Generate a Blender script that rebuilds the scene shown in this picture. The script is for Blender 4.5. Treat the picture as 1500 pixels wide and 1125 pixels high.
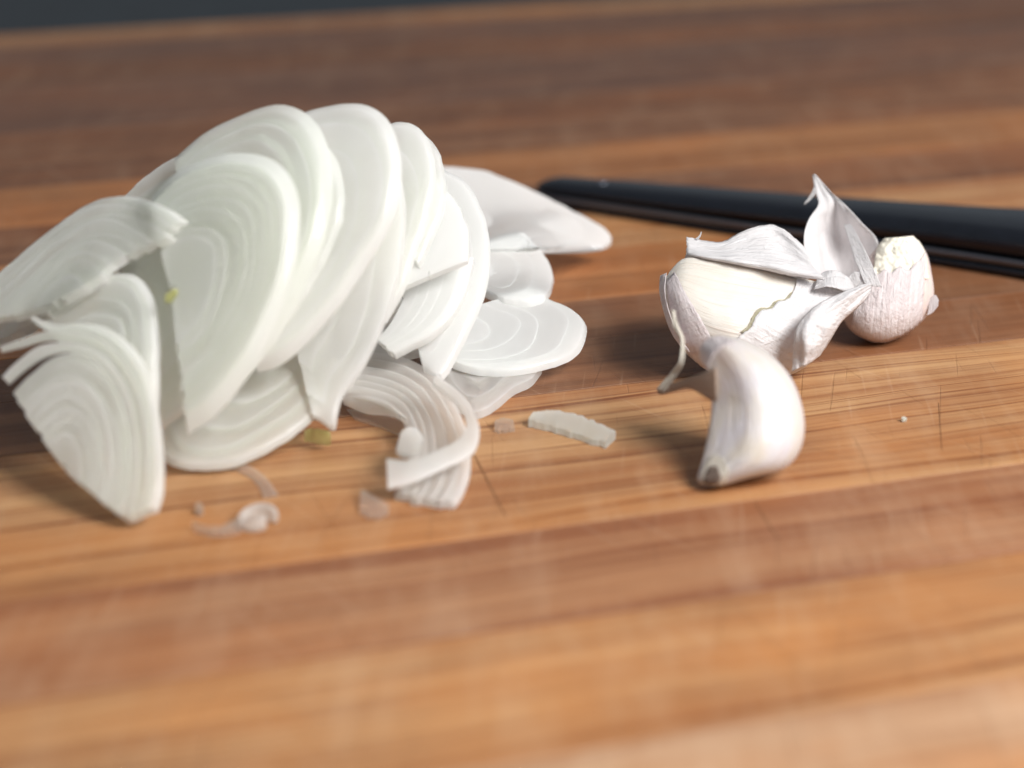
import bpy, math, random
import numpy as np
from mathutils import Vector, Matrix
from mathutils.bvhtree import BVHTree

# ------------------------------------------------------------------ reset
for o in list(bpy.data.objects):
    bpy.data.objects.remove(o, do_unlink=True)
scene = bpy.context.scene
COL = scene.collection
random.seed(7)
RNG = np.random.default_rng(7)

# ------------------------------------------------------------------ camera
PITCH = math.radians(23.2)
CAM_H = 0.129
FPX = 2615.0                       # focal length in photo pixels (1500 wide)
cam_data = bpy.data.cameras.new('camera')
cam_data.sensor_width = 36.0
cam_data.lens = FPX / 1500.0 * 36.0
cam_data.clip_start = 0.01
cam_data.clip_end = 50.0
cam_data.dof.use_dof = True
cam_data.dof.focus_distance = 0.328
cam_data.dof.aperture_fstop = 8.2
cam_data.dof.aperture_blades = 0
cam = bpy.data.objects.new('camera', cam_data)
COL.objects.link(cam)
cam.location = (0, 0, CAM_H)
cam.rotation_euler = (math.pi / 2 - PITCH, 0, 0)
scene.camera = cam

# ------------------------------------------------------------------ world: dim, even room light
world = bpy.data.worlds.new('World')
scene.world = world
world.use_nodes = True
bg = world.node_tree.nodes['Background']
bg.inputs['Color'].default_value = (0.80, 0.90, 1.0, 1)
bg.inputs['Strength'].default_value = 0.24

# ------------------------------------------------------------------ window light, right and a little in front
kl = bpy.data.lights.new('window_light', 'AREA')
kl.shape = 'RECTANGLE'
kl.size = 0.36
kl.size_y = 0.36
kl.energy = 10.0
kl.color = (1.0, 0.985, 0.965)
key = bpy.data.objects.new('window_light', kl)
COL.objects.link(key)
ktarget = Vector((0.02, 0.30, 0.02))
kdir = Vector((0.56, -0.46, 0.66)).normalized()
key.location = ktarget + kdir * 0.75
key.rotation_euler = (-kdir).to_track_quat('-Z', 'Y').to_euler()

# ------------------------------------------------------------------ colour management
scene.view_settings.view_transform = 'Standard'
scene.view_settings.look = 'None'
scene.view_settings.gamma = 1.0
scene.view_settings.exposure = 0.0
scene.view_settings.use_curve_mapping = False
scene.render.resolution_x = 1024
scene.render.resolution_y = 768
scene.render.engine = 'CYCLES'
scene.cycles.max_bounces = 20
scene.cycles.diffuse_bounces = 16
scene.cycles.transmission_bounces = 16
scene.cycles.transparent_max_bounces = 24

# ------------------------------------------------------------------ geometry of the view (to turn photo pixels into directions)
CP, SP = math.cos(PITCH), math.sin(PITCH)
FWD = np.array([0, CP, -SP])
RIGHT = np.array([1.0, 0, 0])
UP = np.array([0, SP, CP])
CAMP = np.array([0, 0, CAM_H])

def ray(px, py):
    px = np.asarray(px, float); py = np.asarray(py, float)
    return (FWD + ((px - 750) / FPX)[..., None] * RIGHT + ((562.5 - py) / FPX)[..., None] * UP)

def W(px, py, d):
    """point seen at pixel px,py at depth d metres along the view axis"""
    return CAMP + np.asarray(d, float)[..., None] * ray(px, py)

def depth_at_z(px, py, z=0.0):
    r = ray(px, py)
    return (z - CAM_H) / r[..., 2]

def ground(px, py, z=0.0):
    return W(px, py, depth_at_z(px, py, z))

def catmull(pts, n):
    """smooth resample of a polyline to n points (any dimension)"""
    p = np.asarray(pts, float)
    if len(p) == 2:
        t = np.linspace(0, 1, n)[:, None]
        return p[0] * (1 - t) + p[1] * t
    pp = np.vstack([2 * p[0] - p[1], p, 2 * p[-1] - p[-2]])
    out = []
    for i in range(len(p) - 1):
        a, b, c, d = pp[i], pp[i + 1], pp[i + 2], pp[i + 3]
        for k in range(16):
            t = k / 16
            out.append(0.5 * (2 * b + (c - a) * t + (2 * a - 5 * b + 4 * c - d) * t * t + (3 * b - a - 3 * c + d) * t ** 3))
    out.append(p[-1])
    out = np.array(out)
    seg = np.linalg.norm(np.diff(out[:, :2], axis=0), axis=1)
    cum = np.concatenate([[0], np.cumsum(seg)])
    u = np.linspace(0, cum[-1], n)
    return np.stack([np.interp(u, cum, out[:, k]) for k in range(p.shape[1])], axis=1)

# ------------------------------------------------------------------ object helpers
def link(o, parent=None):
    COL.objects.link(o)
    if parent is not None:
        o.parent = parent
    return o

def tag(o, label=None, cat=None, group=None, kind=None):
    if label: o['label'] = label
    if cat: o['category'] = cat
    if group: o['group'] = group
    if kind: o['kind'] = kind
    return o

def thing(name, label, cat, loc, group=None):
    e = bpy.data.objects.new(name, None)
    e.empty_display_size = 0.01
    e.location = Vector([float(v) for v in loc])
    link(e)
    return tag(e, label, cat, group)

def mesh_obj(name, verts, faces, mat, parent=None, smooth=True, uvs=None):
    """verts in world space; re-expressed relative to parent location"""
    v = np.asarray(verts, float)
    if parent is not None:
        v = v - np.array(parent.location)
    me = bpy.data.meshes.new(name)
    me.from_pydata([tuple(x) for x in v], [], [tuple(int(i) for i in f) for f in faces])
    if uvs is not None:
        ul = me.uv_layers.new(name='UVMap')
        idx = np.empty(len(me.loops), dtype=np.int32)
        me.loops.foreach_get('vertex_index', idx)
        ul.data.foreach_set('uv', np.asarray(uvs, np.float32)[idx].ravel())
    me.materials.append(mat)
    if smooth:
        me.polygons.foreach_set('use_smooth', [True] * len(me.polygons))
    me.update()
    o = bpy.data.objects.new(name, me)
    link(o, parent)
    return o

def fix_normals(o):
    import bmesh
    bm = bmesh.new(); bm.from_mesh(o.data)
    bmesh.ops.recalc_face_normals(bm, faces=bm.faces)
    bm.to_mesh(o.data); bm.free()

# ------------------------------------------------------------------ materials
class NT:
    def __init__(self, name):
        self.m = bpy.data.materials.new(name)
        self.m.use_nodes = True
        self.t = self.m.node_tree
        self.t.nodes.clear()
        self.out = self.n('ShaderNodeOutputMaterial')
    def n(self, typ, **kw):
        nd = self.t.nodes.new(typ)
        for k, v in kw.items():
            setattr(nd, k, v)
        return nd
    def l(self, a, b):
        self.t.links.new(a, b)
    def val(self, nd, **kw):
        for k, v in kw.items():
            nd.inputs[k.replace('_', ' ')].default_value = v
        return nd
    def noise(self, vec, scale, detail=3, rough=0.5, dist=0.0):
        nd = self.n('ShaderNodeTexNoise')
        nd.inputs['Scale'].default_value = scale
        nd.inputs['Detail'].default_value = detail
        nd.inputs['Roughness'].default_value = rough
        nd.inputs['Distortion'].default_value = dist
        if vec is not None: self.l(vec, nd.inputs['Vector'])
        return nd.outputs['Fac']
    def mapping(self, vec, scale=(1, 1, 1), rot=(0, 0, 0), loc=(0, 0, 0)):
        nd = self.n('ShaderNodeMapping')
        nd.inputs['Scale'].default_value = scale
        nd.inputs['Rotation'].default_value = rot
        nd.inputs['Location'].default_value = loc
        self.l(vec, nd.inputs['Vector'])
        return nd.outputs['Vector']
    def ramp(self, fac, stops, interp='LINEAR'):
        nd = self.n('ShaderNodeValToRGB')
        cr = nd.color_ramp
        cr.interpolation = interp
        while len(cr.elements) < len(stops):
            cr.elements.new(0.5)
        for e, (p, c) in zip(cr.elements, stops):
            e.position = p
            e.color = (c, c, c, 1) if not hasattr(c, '__len__') else (*c, 1)
        self.l(fac, nd.inputs['Fac'])
        return nd.outputs['Color']
    def mix(self, fac, a, b, mode='MIX'):
        nd = self.n('ShaderNodeMix', data_type='RGBA', blend_type=mode)
        for sock, v in ((nd.inputs[0], fac), (nd.inputs[6], a), (nd.inputs[7], b)):
            if hasattr(v, 'is_output'): self.l(v, sock)
            elif hasattr(v, '__len__'): sock.default_value = (*v, 1)
            else: sock.default_value = v
        return nd.outputs[2]
    def math(self, op, a, b=None, c=None):
        nd = self.n('ShaderNodeMath', operation=op)
        for i, v in enumerate((a, b, c)):
            if v is None: continue
            if hasattr(v, 'is_output'): self.l(v, nd.inputs[i])
            else: nd.inputs[i].default_value = v
        return nd.outputs[0]
    def bump(self, h, strength, dist):
        nd = self.n('ShaderNodeBump')
        nd.inputs['Strength'].default_value = strength
        nd.inputs['Distance'].default_value = dist
        self.l(h, nd.inputs['Height'])
        return nd.outputs['Normal']
    def principled(self, **kw):
        nd = self.n('ShaderNodeBsdfPrincipled')
        for k, v in kw.items():
            nd.inputs[k].default_value = v
        return nd

def wood_material(name, light, dark, seed, line=0.5, haze=0.25):
    N = NT(name)
    tc = N.n('ShaderNodeTexCoord').outputs['Object']
    off = (seed * 3.17, seed * 1.31, seed * 0.7)
    warp = N.noise(N.mapping(tc, (9, 30, 9), loc=off), 1.0, 2)
    wv = N.n('ShaderNodeVectorMath', operation='MULTIPLY_ADD')
    N.l(warp, wv.inputs[0]); wv.inputs[1].default_value = (0, 0.010, 0.0); N.l(tc, wv.inputs[2])
    p = wv.outputs[0]
    broad = N.noise(N.mapping(p, (4, 150, 20), loc=off), 1.0, 3, 0.6)
    lines = N.noise(N.mapping(p, (2.2, 520, 20), loc=off), 1.0, 3, 0.65)
    fine = N.noise(N.mapping(p, (7.0, 1300, 20), loc=off), 1.0, 2, 0.6)
    fibre = N.noise(N.mapping(tc, (90, 3400, 60), loc=off), 1.0, 3, 0.6)
    blotch = N.noise(N.mapping(tc, (14, 40, 14), loc=off), 1.0, 3, 0.6)
    col = N.mix(N.ramp(broad, [(0.38, 0.0), (0.62, 1.0)]), light, dark)
    d2 = (dark[0] * 0.55, dark[1] * 0.42, dark[2] * 0.38)
    lm = N.ramp(lines, [(0.34, 1.0), (0.42, 0.25), (0.50, 0.0), (0.60, 0.0), (0.66, 0.7)])
    col = N.mix(N.math('MULTIPLY', lm, line), col, d2)
    col = N.mix(N.math('MULTIPLY', N.ramp(fine, [(0.36, 1.0), (0.46, 0.0)]), 0.4 * line), col, d2)
    col = N.mix(N.math('MULTIPLY', N.ramp(fibre, [(0.40, 0.0), (0.7, 1.0)]), 0.28), col, d2)
    stain = N.noise(N.mapping(tc, (16, 55, 10), loc=(seed * 2.3 + 5, 1, 0)), 1.0, 4, 0.6)
    col = N.mix(N.math('MULTIPLY', N.ramp(stain, [(0.50, 0.0), (0.68, 1.0)]), 0.55), col, (dark[0] * 0.85, dark[1] * 0.72, dark[2] * 0.62))
    warmc = tuple(min(1, c * k) for c, k in zip(light, (1.15, 0.86, 0.58)))
    col = N.mix(N.math('MULTIPLY', N.ramp(blotch, [(0.45, 0.0), (0.75, 1.0)]), 0.6), col, warmc)
    # knife scratches at several slants
    scr = None
    for ang, sc, seed2 in ((62, 900, 0.0), (74, 700, 4.0), (96, 800, 9.0), (128, 900, 14.0)):
        s = N.noise(N.mapping(N.mapping(tc, rot=(0, 0, math.radians(-ang))), (26, sc, 10), loc=(seed2 + seed, seed2, 0)), 1.0, 1, 0.4)
        m = N.ramp(s, [(0.705, 0.0), (0.735, 1.0)])
        scr = m if scr is None else N.math('MAXIMUM', scr, m)
    col = N.mix(N.math('MULTIPLY', scr, 0.12), col, tuple(c * 0.55 for c in dark))
    lsc = N.noise(N.mapping(N.mapping(tc, rot=(0, 0, math.radians(-68))), (30, 1000, 10), loc=(seed + 31, 7, 0)), 1.0, 1, 0.4)
    lsc2 = N.noise(N.mapping(N.mapping(tc, rot=(0, 0, math.radians(-112))), (24, 900, 10), loc=(seed + 47, 3, 0)), 1.0, 1, 0.4)
    col = N.mix(N.math('MULTIPLY', N.ramp(N.math('MAXIMUM', lsc, lsc2), [(0.68, 0.0), (0.75, 1.0)]), 0.075), col, (0.72, 0.56, 0.40))
    wear = N.noise(N.mapping(N.mapping(tc, rot=(0, 0, math.radians(-75))), (22, 95, 10), loc=(seed, 2, 0)), 1.0, 4, 0.65)
    pale = tuple(0.55 * c + 0.45 * k for c, k in zip(light, (0.60, 0.46, 0.33)))
    col = N.mix(N.math('MULTIPLY', N.ramp(wear, [(0.48, 0.0), (0.72, 1.0)]), haze), col, pale)
    b = N.principled(**{'IOR': 1.45, 'Specular IOR Level': 0.32})
    N.l(col, b.inputs['Base Color'])
    rough = N.math('ADD', N.math('MULTIPLY', wear, 0.25), 0.36)
    N.l(rough, b.inputs['Roughness'])
    h = N.math('ADD', N.math('MULTIPLY', fibre, 0.35), N.math('MULTIPLY', scr, -0.8))
    h = N.math('ADD', h, N.math('MULTIPLY', lm, -0.5))
    N.l(N.bump(h, 0.5, 0.00022), b.inputs['Normal'])
    N.l(b.outputs[0], N.out.inputs['Surface'])
    return N.m

def onion_material(name, inner=(0.74, 0.77, 0.67), outer=(0.90, 0.90, 0.86), trans=0.0, glass=0.50):
    N = NT(name)
    uv = N.n('ShaderNodeTexCoord').outputs['UV']
    sep = N.n('ShaderNodeSeparateXYZ'); N.l(uv, sep.inputs[0])
    oi = N.n('ShaderNodeObjectInfo').outputs['Random']
    u = sep.outputs['Y']
    g = N.ramp(u, [(0.0, 0.08), (0.45, 0.20), (0.82, 0.42), (0.95, 0.78)])
    fib = N.noise(N.mapping(uv, (70, 1.5, 1)), 1.0, 2, 0.5)
    blo = N.noise(N.mapping(uv, (9, 1.2, 1)), 1.0, 2, 0.5)
    g2 = N.math('ADD', g, N.math('MULTIPLY', N.math('SUBTRACT', fib, 0.5), 0.25))
    g2 = N.math('ADD', g2, N.math('MULTIPLY', N.math('SUBTRACT', blo, 0.5), 0.7))
    g2 = N.math('ADD', g2, N.math('MULTIPLY', N.math('SUBTRACT', oi, 0.5), 0.35))
    cl = N.n('ShaderNodeClamp'); N.l(g2, cl.inputs[0])
    col = N.mix(cl.outputs[0], inner, outer)
    tc3 = N.n('ShaderNodeTexCoord').outputs['Object']
    wet = N.noise(tc3, 520, 2, 0.5)
    b = N.principled(**{'Roughness': 0.42, 'IOR': 1.36, 'Coat Weight': 1.0, 'Coat Roughness': 0.07, 'Coat IOR': 1.42})
    N.l(col, b.inputs['Base Color'])
    nrm = N.bump(wet, 0.25, 0.0004)
    N.l(nrm, b.inputs['Coat Normal'])
    tl = N.n('ShaderNodeBsdfTranslucent'); N.l(col, tl.inputs[0])
    mt = N.n('ShaderNodeMixShader'); mt.inputs[0].default_value = 0.58
    N.l(b.outputs[0], mt.inputs[1]); N.l(tl.outputs[0], mt.inputs[2])
    rf = N.n('ShaderNodeBsdfRefraction'); rf.inputs['Roughness'].default_value = 0.30; rf.inputs['IOR'].default_value = 1.10
    rf.inputs['Color'].default_value = (0.97, 0.985, 0.945, 1)
    m3 = N.n('ShaderNodeMixShader')
    N.l(N.math('MULTIPLY', N.math('SUBTRACT', 1.0, N.math('MULTIPLY', cl.outputs[0], 0.8)), glass), m3.inputs[0])
    N.l(mt.outputs[0], m3.inputs[1]); N.l(rf.outputs[0], m3.inputs[2])
    sh = m3.outputs[0]
    if trans > 0:
        tr = N.n('ShaderNodeBsdfTransparent'); tr.inputs[0].default_value = (1.0, 0.97, 0.94, 1)
        mx = N.n('ShaderNodeMixShader')
        mx.inputs[0].default_value = trans
        N.l(sh, mx.inputs[1]); N.l(tr.outputs[0], mx.inputs[2])
        sh = mx.outputs[0]
    N.l(sh, N.out.inputs['Surface'])
    return N.m

def garlic_material(name, base, tint, rough=0.42, sss=0.6, stria=0.5, spec=0.5, coat=0.0):
    """UV.x runs across the clove, UV.y along it"""
    N = NT(name)
    uv = N.n('ShaderNodeTexCoord').outputs['UV']
    st = N.noise(N.mapping(uv, (34, 1.3, 1)), 1.0, 4, 0.62)
    st2 = N.noise(N.mapping(uv, (120, 3.0, 1)), 1.0, 3, 0.6)
    bl = N.noise(N.mapping(uv, (5, 4, 1)), 1.0, 3, 0.5)
    col = N.mix(N.ramp(bl, [(0.35, 0.0), (0.7, 1.0)]), base, tint)
    col = N.mix(N.math('MULTIPLY', N.ramp(st, [(0.50, 0.0), (0.75, 1.0)]), stria), col, tuple(c * k for c, k in zip(tint, (0.86, 0.74, 0.72))))
    b = N.principled(**{'Roughness': rough, 'Subsurface Weight': sss, 'Subsurface Scale': 0.003,
                        'Specular IOR Level': spec, 'Coat Weight': coat, 'Coat Roughness': 0.2})
    b.inputs['Subsurface Radius'].default_value = (1.0, 0.8, 0.6)
    N.l(col, b.inputs['Base Color'])
    h = N.math('ADD', N.math('MULTIPLY', st, 0.8), N.math('MULTIPLY', st2, 0.35))
    h = N.math('ADD', h, N.math('MULTIPLY', N.noise(N.mapping(uv, (7, 3, 1)), 1.0, 3, 0.55), 1.6))
    N.l(N.bump(h, 0.7, 0.0006), b.inputs['Normal'])
    N.l(b.outputs[0], N.out.inputs['Surface'])
    return N.m

def paper_material(name, base=(0.80, 0.77, 0.78), tint=(0.74, 0.68, 0.70), trans=0.35, clear=0.0):
    N = NT(name)
    uv = N.n('ShaderNodeTexCoord').outputs['UV']
    st = N.noise(N.mapping(uv, (26, 1.2, 1)), 1.0, 4, 0.6)
    bl = N.noise(N.mapping(uv, (7, 5, 1)), 1.0, 3, 0.5)
    col = N.mix(N.ramp(st, [(0.4, 0.0), (0.75, 1.0)]), base, tint)
    b = N.principled(**{'Roughness': 0.45, 'Specular IOR Level': 0.4})
    N.l(col, b.inputs['Base Color'])
    h = N.math('ADD', st, N.math('MULTIPLY', bl, 1.4))
    cr = N.noise(N.mapping(uv, (9, 7, 1)), 1.0, 6, 0.72, 0.6)
    h = N.math('ADD', h, N.math('MULTIPLY', cr, 1.6))
    nrm = N.bump(h, 0.7, 0.0007)
    N.l(nrm, b.inputs['Normal'])
    t = N.n('ShaderNodeBsdfTranslucent'); N.l(col, t.inputs[0])
    mx = N.n('ShaderNodeMixShader'); mx.inputs[0].default_value = trans
    N.l(b.outputs[0], mx.inputs[1]); N.l(t.outputs[0], mx.inputs[2])
    sh = mx.outputs[0]
    if clear > 0:
        tr = N.n('ShaderNodeBsdfTransparent')
        m2 = N.n('ShaderNodeMixShader'); m2.inputs[0].default_value = clear
        N.l(sh, m2.inputs[1]); N.l(tr.outputs[0], m2.inputs[2]); sh = m2.outputs[0]
    N.l(sh, N.out.inputs['Surface'])
    return N.m

def simple_material(name, color, rough=0.5, metal=0.0, var=0.0, scale=200, spec=0.5):
    N = NT(name)
    b = N.principled(**{'Roughness': rough, 'Metallic': metal, 'Specular IOR Level': spec})
    tc = N.n('ShaderNodeTexCoord').outputs['Object']
    f = N.noise(tc, scale, 4, 0.6)
    col = N.mix(N.ramp(f, [(0.35, 0.0), (0.7, 1.0)]), color, tuple(c * (1 - var) for c in color))
    N.l(col, b.inputs['Base Color'])
    N.l(N.bump(f, 0.15, 0.0003), b.inputs['Normal'])
    N.l(b.outputs[0], N.out.inputs['Surface'])
    return N.m

# ================================================================== SETTING
# dark worktop under the board
m_top = simple_material('dark_worktop', (0.022, 0.028, 0.033), 0.5, 0.0, 0.4, 60)
BT = 0.036
v = [(-3, -3, -BT), (3, -3, -BT), (3, 3, -BT), (-3, 3, -BT)]
wt = mesh_obj('worktop', v, [(0, 1, 2, 3)], m_top, None, smooth=False)
tag(wt, kind='structure')

# cutting board: glued strips, long grain turned about 16 degrees to the view
YAW = math.radians(16.2)
GX = np.array([math.cos(YAW), math.sin(YAW)])
GQ = np.array([-math.sin(YAW), math.cos(YAW)])
def bq(px, py):
    g = ground(np.array(px), np.array(py))[:2]
    return float(g @ GQ)
def bxq(px, py):
    g = ground(np.array(px), np.array(py))[:2]
    return float(g @ GX), float(g @ GQ)

board = thing('cutting_board', 'wide wooden cutting board of glued brown strips under the onion and garlic', 'cutting board', (0, 0, 0))
board.rotation_euler = (0, 0, YAW)

q_back = bq(300, 32)
s_a = bq(1300, 518)      # seam right of the garlic
s_b = bq(900, 760)       # seam in front of the clove
s_c = bq(900, 897)
s_d = bq(1250, 1030)
seams = [q_back]
# seams beyond the garlic, estimated strip widths
back_w = [0.021, 0.030, 0.026, 0.033, 0.024, 0.030, 0.022, 0.031, 0.027, 0.025, 0.030]
q = q_back
while q - back_w[(len(seams) - 1) % len(back_w)] > s_a + 0.016:
    q -= back_w[(len(seams) - 1) % len(back_w)]
    seams.append(q)
seams += [s_a, s_b, s_c, s_d, s_d - 0.030, s_d - 0.058, s_d - 0.09]
print('seams', [round(x, 4) for x in seams])

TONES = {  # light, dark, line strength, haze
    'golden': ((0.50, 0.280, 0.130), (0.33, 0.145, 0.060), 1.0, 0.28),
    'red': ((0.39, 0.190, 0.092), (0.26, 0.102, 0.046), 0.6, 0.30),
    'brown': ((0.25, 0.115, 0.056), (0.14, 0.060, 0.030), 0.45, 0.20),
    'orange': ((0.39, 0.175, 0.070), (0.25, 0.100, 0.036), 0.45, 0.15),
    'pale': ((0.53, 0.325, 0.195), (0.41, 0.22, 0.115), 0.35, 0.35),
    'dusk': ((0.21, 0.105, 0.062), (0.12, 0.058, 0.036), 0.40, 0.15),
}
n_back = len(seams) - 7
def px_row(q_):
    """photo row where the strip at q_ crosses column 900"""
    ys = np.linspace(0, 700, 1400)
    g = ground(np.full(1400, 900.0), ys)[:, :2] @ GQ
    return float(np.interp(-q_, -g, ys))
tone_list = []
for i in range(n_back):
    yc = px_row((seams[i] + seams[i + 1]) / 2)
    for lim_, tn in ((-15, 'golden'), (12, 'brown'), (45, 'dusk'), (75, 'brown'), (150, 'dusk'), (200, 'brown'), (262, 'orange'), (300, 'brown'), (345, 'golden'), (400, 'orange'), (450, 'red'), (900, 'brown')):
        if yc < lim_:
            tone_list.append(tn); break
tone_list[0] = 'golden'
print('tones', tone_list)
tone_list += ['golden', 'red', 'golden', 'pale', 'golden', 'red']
X0, X1 = -0.46, 0.62
rp = random.Random(3)
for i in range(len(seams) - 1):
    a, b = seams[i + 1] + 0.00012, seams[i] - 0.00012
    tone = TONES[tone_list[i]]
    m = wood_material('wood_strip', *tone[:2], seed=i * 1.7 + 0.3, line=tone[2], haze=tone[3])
    bv = 0.00008 if i else 0.003
    bvf = 0.00008
    zt = rp.uniform(-0.00006, 0.00006)
    prof = [(a, -BT), (a, -bvf + zt), (a + bvf, zt), (b - bv, zt), (b, -bv + zt), (b, -BT)]
    vs, fs = [], []
    for x in (X0, X1):
        for (qq, z) in prof:
            vs.append((x, qq, z))
    n = len(prof)
    for k in range(n):
        k2 = (k + 1) % n
        fs.append((k, k2, n + k2, n + k))
    fs.append(tuple(range(n))[::-1]); fs.append(tuple(range(n, 2 * n)))
    o = mesh_obj('plank', vs, fs, m, None, smooth=False)
    o.parent = board
    fix_normals(o)

# deeper knife cuts worn into the strips
m_cut = simple_material('cut_in_wood', (0.27, 0.12, 0.048), 0.7, 0, 0.4, 900)
CUTS = [((694, 664), (741, 757), 2.6), ((1105, 735), (1140, 790), 1.0), ((1375, 590), (1380, 660), 0.5), ((520, 612), (590, 596), 0.7)]
for (p0, p1, wpx) in CUTS:
    a = np.array(bxq(*p0)); b = np.array(bxq(*p1))
    dv = (b - a) / np.linalg.norm(b - a); nv = np.array([-dv[1], dv[0]])
    hw = wpx / 82 * 0.01 / 2
    rows = []
    K = 7
    for k in range(K):
        t = k / (K - 1)
        w = hw * (0.25 + 0.75 * math.sin(math.pi * min(1, max(0, t)) ** 0.8)) * (0.85 + 0.3 * random.random())
        c = a + (b - a) * t + nv * random.uniform(-1, 1) * hw * 0.3
        rows.append((c - nv * w, c + nv * w))
    vs, fs = [], []
    for z in (0.00010, -0.0008):
        for r in rows:
            vs += [(r[0][0], r[0][1], z), (r[1][0], r[1][1], z)]
    B = 2 * K
    for k in range(K - 1):
        j = 2 * k
        fs += [(j, j + 1, j + 3, j + 2), (B + j, B + j + 2, B + j + 3, B + j + 1),
               (j, j + 2, B + j + 2, B + j), (j + 1, B + j + 1, B + j + 3, j + 3)]
    fs += [(0, B, B + 1, 1), (2 * K - 2, 2 * K - 1, B + 2 * K - 1, B + 2 * K - 2)]
    o = mesh_obj('knife_cut', vs, fs, m_cut, None, smooth=False)
    o.parent = board

# ================================================================== KNIFE
m_black = simple_material('black_handle', (0.005, 0.006, 0.010), 0.24, 0, 0.3, 300)
m_steel = simple_material('brushed_steel', (0.16, 0.17, 0.20), 0.4, 1.0, 0.1, 500)
kn_a = ground(np.array(806.), np.array(304.))      # front bolster, near edge
kn_b = ground(np.array(1440.), np.array(400.))
kd = (kn_b - kn_a); kd = kd / np.linalg.norm(kd)
kn_a = kn_a - kd * 0.005
kp = np.array([-kd[1], kd[0], 0])                   # across the handle, away from the camera
if kp[1] < 0: kp = -kp
KL = 0.133
knife = thing('kitchen_knife', 'knife with black handle lying behind the garlic', 'knife', kn_a)

def handle_slab(name, prof, z0, z1, mat, bev=0.0012, parent=knife):
    """prof: list of (along, near, far); slab between z0(along), z1(along)"""
    K = len(prof)
    vs, fs = [], []
    for (s, n0, n1) in prof:
        za, zb = z0(s), z1(s)
        b = min(bev, (zb - za) * 0.45)
        ring = [(n0 + b, za), (n1 - b, za), (n1, za + b), (n1, zb - b), (n1 - b, zb), (n1 - 2.2 * b, zb + b * 0.35),
                (n0 + 2.2 * b, zb + b * 0.35), (n0 + b, zb), (n0, zb - b), (n0, za + b)]
        for (q_, z_) in ring:
            vs.append(kn_a + kd * s + kp * q_ + np.array([0, 0, z_]))
    R = 10
    for i in range(K - 1):
        for j in range(R):
            j2 = (j + 1) % R
            fs.append((i * R + j, i * R + j2, (i + 1) * R + j2, (i + 1) * R + j))
    fs.append(tuple(range(R))[::-1]); fs.append(tuple(range((K - 1) * R, K * R)))
    o = mesh_obj(name, vs, fs, mat, parent)
    fix_normals(o)
    return o

def hprof(s):
    t = (s + 0.027) / 0.16
    n0 = 0.0006 - 0.0016 * math.sin(math.pi * t) - 0.0035 * max(0, t - 0.72) ** 1.5 * 6
    n1 = 0.0040 + 0.0190 * t + 0.0012 * math.sin(2 * math.pi * t)
    r_ = math.sqrt(max(0.02, min(1.0, (s + 0.0006) / 0.006))); c_ = (n0 + n1) / 2
    n0, n1 = c_ + (n0 - c_) * r_, c_ + (n1 - c_) * r_
    return n0, n1
sl = np.concatenate([np.linspace(0, 0.007, 8), np.linspace(0.012, KL, 24)])
def zlow(s): return 0.0
def zmid0(s): return 0.0013 + 0.0018 * (s + 0.027) / 0.16
def zmid1(s): return zmid0(s) + 0.0014
def ztop(s): return zmid1(s) + 0.0010 + 0.0046 * (s + 0.027) / 0.16 + 0.0006 - 0.0012 * max(0.0, 1 - s / 0.005) ** 2
pr = [(s, *hprof(s)) for s in sl]
handle_slab('lower_scale', pr, zlow, zmid0, m_black)
handle_slab('upper_scale', pr, zmid1, ztop, m_black, 0.0016)
handle_slab('tang', [(s, a + 0.0001 - 0.0002, b + 0.0002) for s, a, b in pr], zmid0, zmid1, m_steel, 0.0002)
# blade, beyond the right edge of the photograph
bl = []
for s in np.linspace(KL, KL + 0.11, 20):
    t = (s - KL) / 0.11
    bl.append((s, 0.003 - 0.012 * (1 - t) ** 0.6 * (t > 0.02) - 0.001, 0.019 - 0.012 * t ** 2.5))
handle_slab('blade', bl, lambda s: 0.0030, lambda s: 0.0044, m_steel, 0.0003)
for s in (0.016, 0.071, 0.122):  # added steel studs; the leftmost stands in for a bluish highlight on the handle
    n0, n1 = hprof(s)
    c = kn_a + kd * s + kp * (n0 + n1) / 2 + np.array([0, 0, ztop(s)])
    vs, fs = [], []
    for z_, r_ in ((-0.001, 0.0019), (0.0006, 0.0016), (0.0009, 0.0010)):
        for k in range(20):
            a = 2 * math.pi * k / 20
            vs.append(c + kd * math.cos(a) * r_ + kp * math.sin(a) * r_ + np.array([0, 0, z_]))
    for i in range(2):
        for k in range(20):
            fs.append((i * 20 + k, i * 20 + (k + 1) % 20, (i + 1) * 20 + (k + 1) % 20, (i + 1) * 20 + k))
    fs.append(tuple(range(40, 60)))
    mesh_obj('highlight_stud', vs, fs, m_steel, knife)

# ================================================================== ONION
m_on = onion_material('onion_flesh', (0.93, 0.95, 0.90), (0.99, 0.99, 0.985), trans=0.06)
m_on_smooth = onion_material('onion_smooth', (0.95, 0.955, 0.93), (0.99, 0.99, 0.985), trans=0.03)
m_on_white = onion_material('onion_white', (0.93, 0.935, 0.925), (0.985, 0.985, 0.98), trans=0.01, glass=0.10)
m_on_thin = onion_material('onion_thin', (0.92, 0.90, 0.88), (0.98, 0.975, 0.97), trans=0.08)
m_on_film = onion_material('onion_film', (0.74, 0.66, 0.60), (0.82, 0.76, 0.72), trans=0.55)
m_on_green = onion_material('onion_green', (0.68, 0.70, 0.24), (0.80, 0.79, 0.45), trans=0.25)

# -- draping grid (depth of the top surface seen so far, along the view)
CELL = 4
GX0, GY0, GX1, GY1 = -240, 100, 960, 860
gw, gh = (GX1 - GX0) // CELL + 1, (GY1 - GY0) // CELL + 1
gxx, gyy = np.meshgrid(GX0 + CELL * np.arange(gw), GY0 + CELL * np.arange(gh))
TOP = depth_at_z(gxx, gyy, 0.0)

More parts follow.
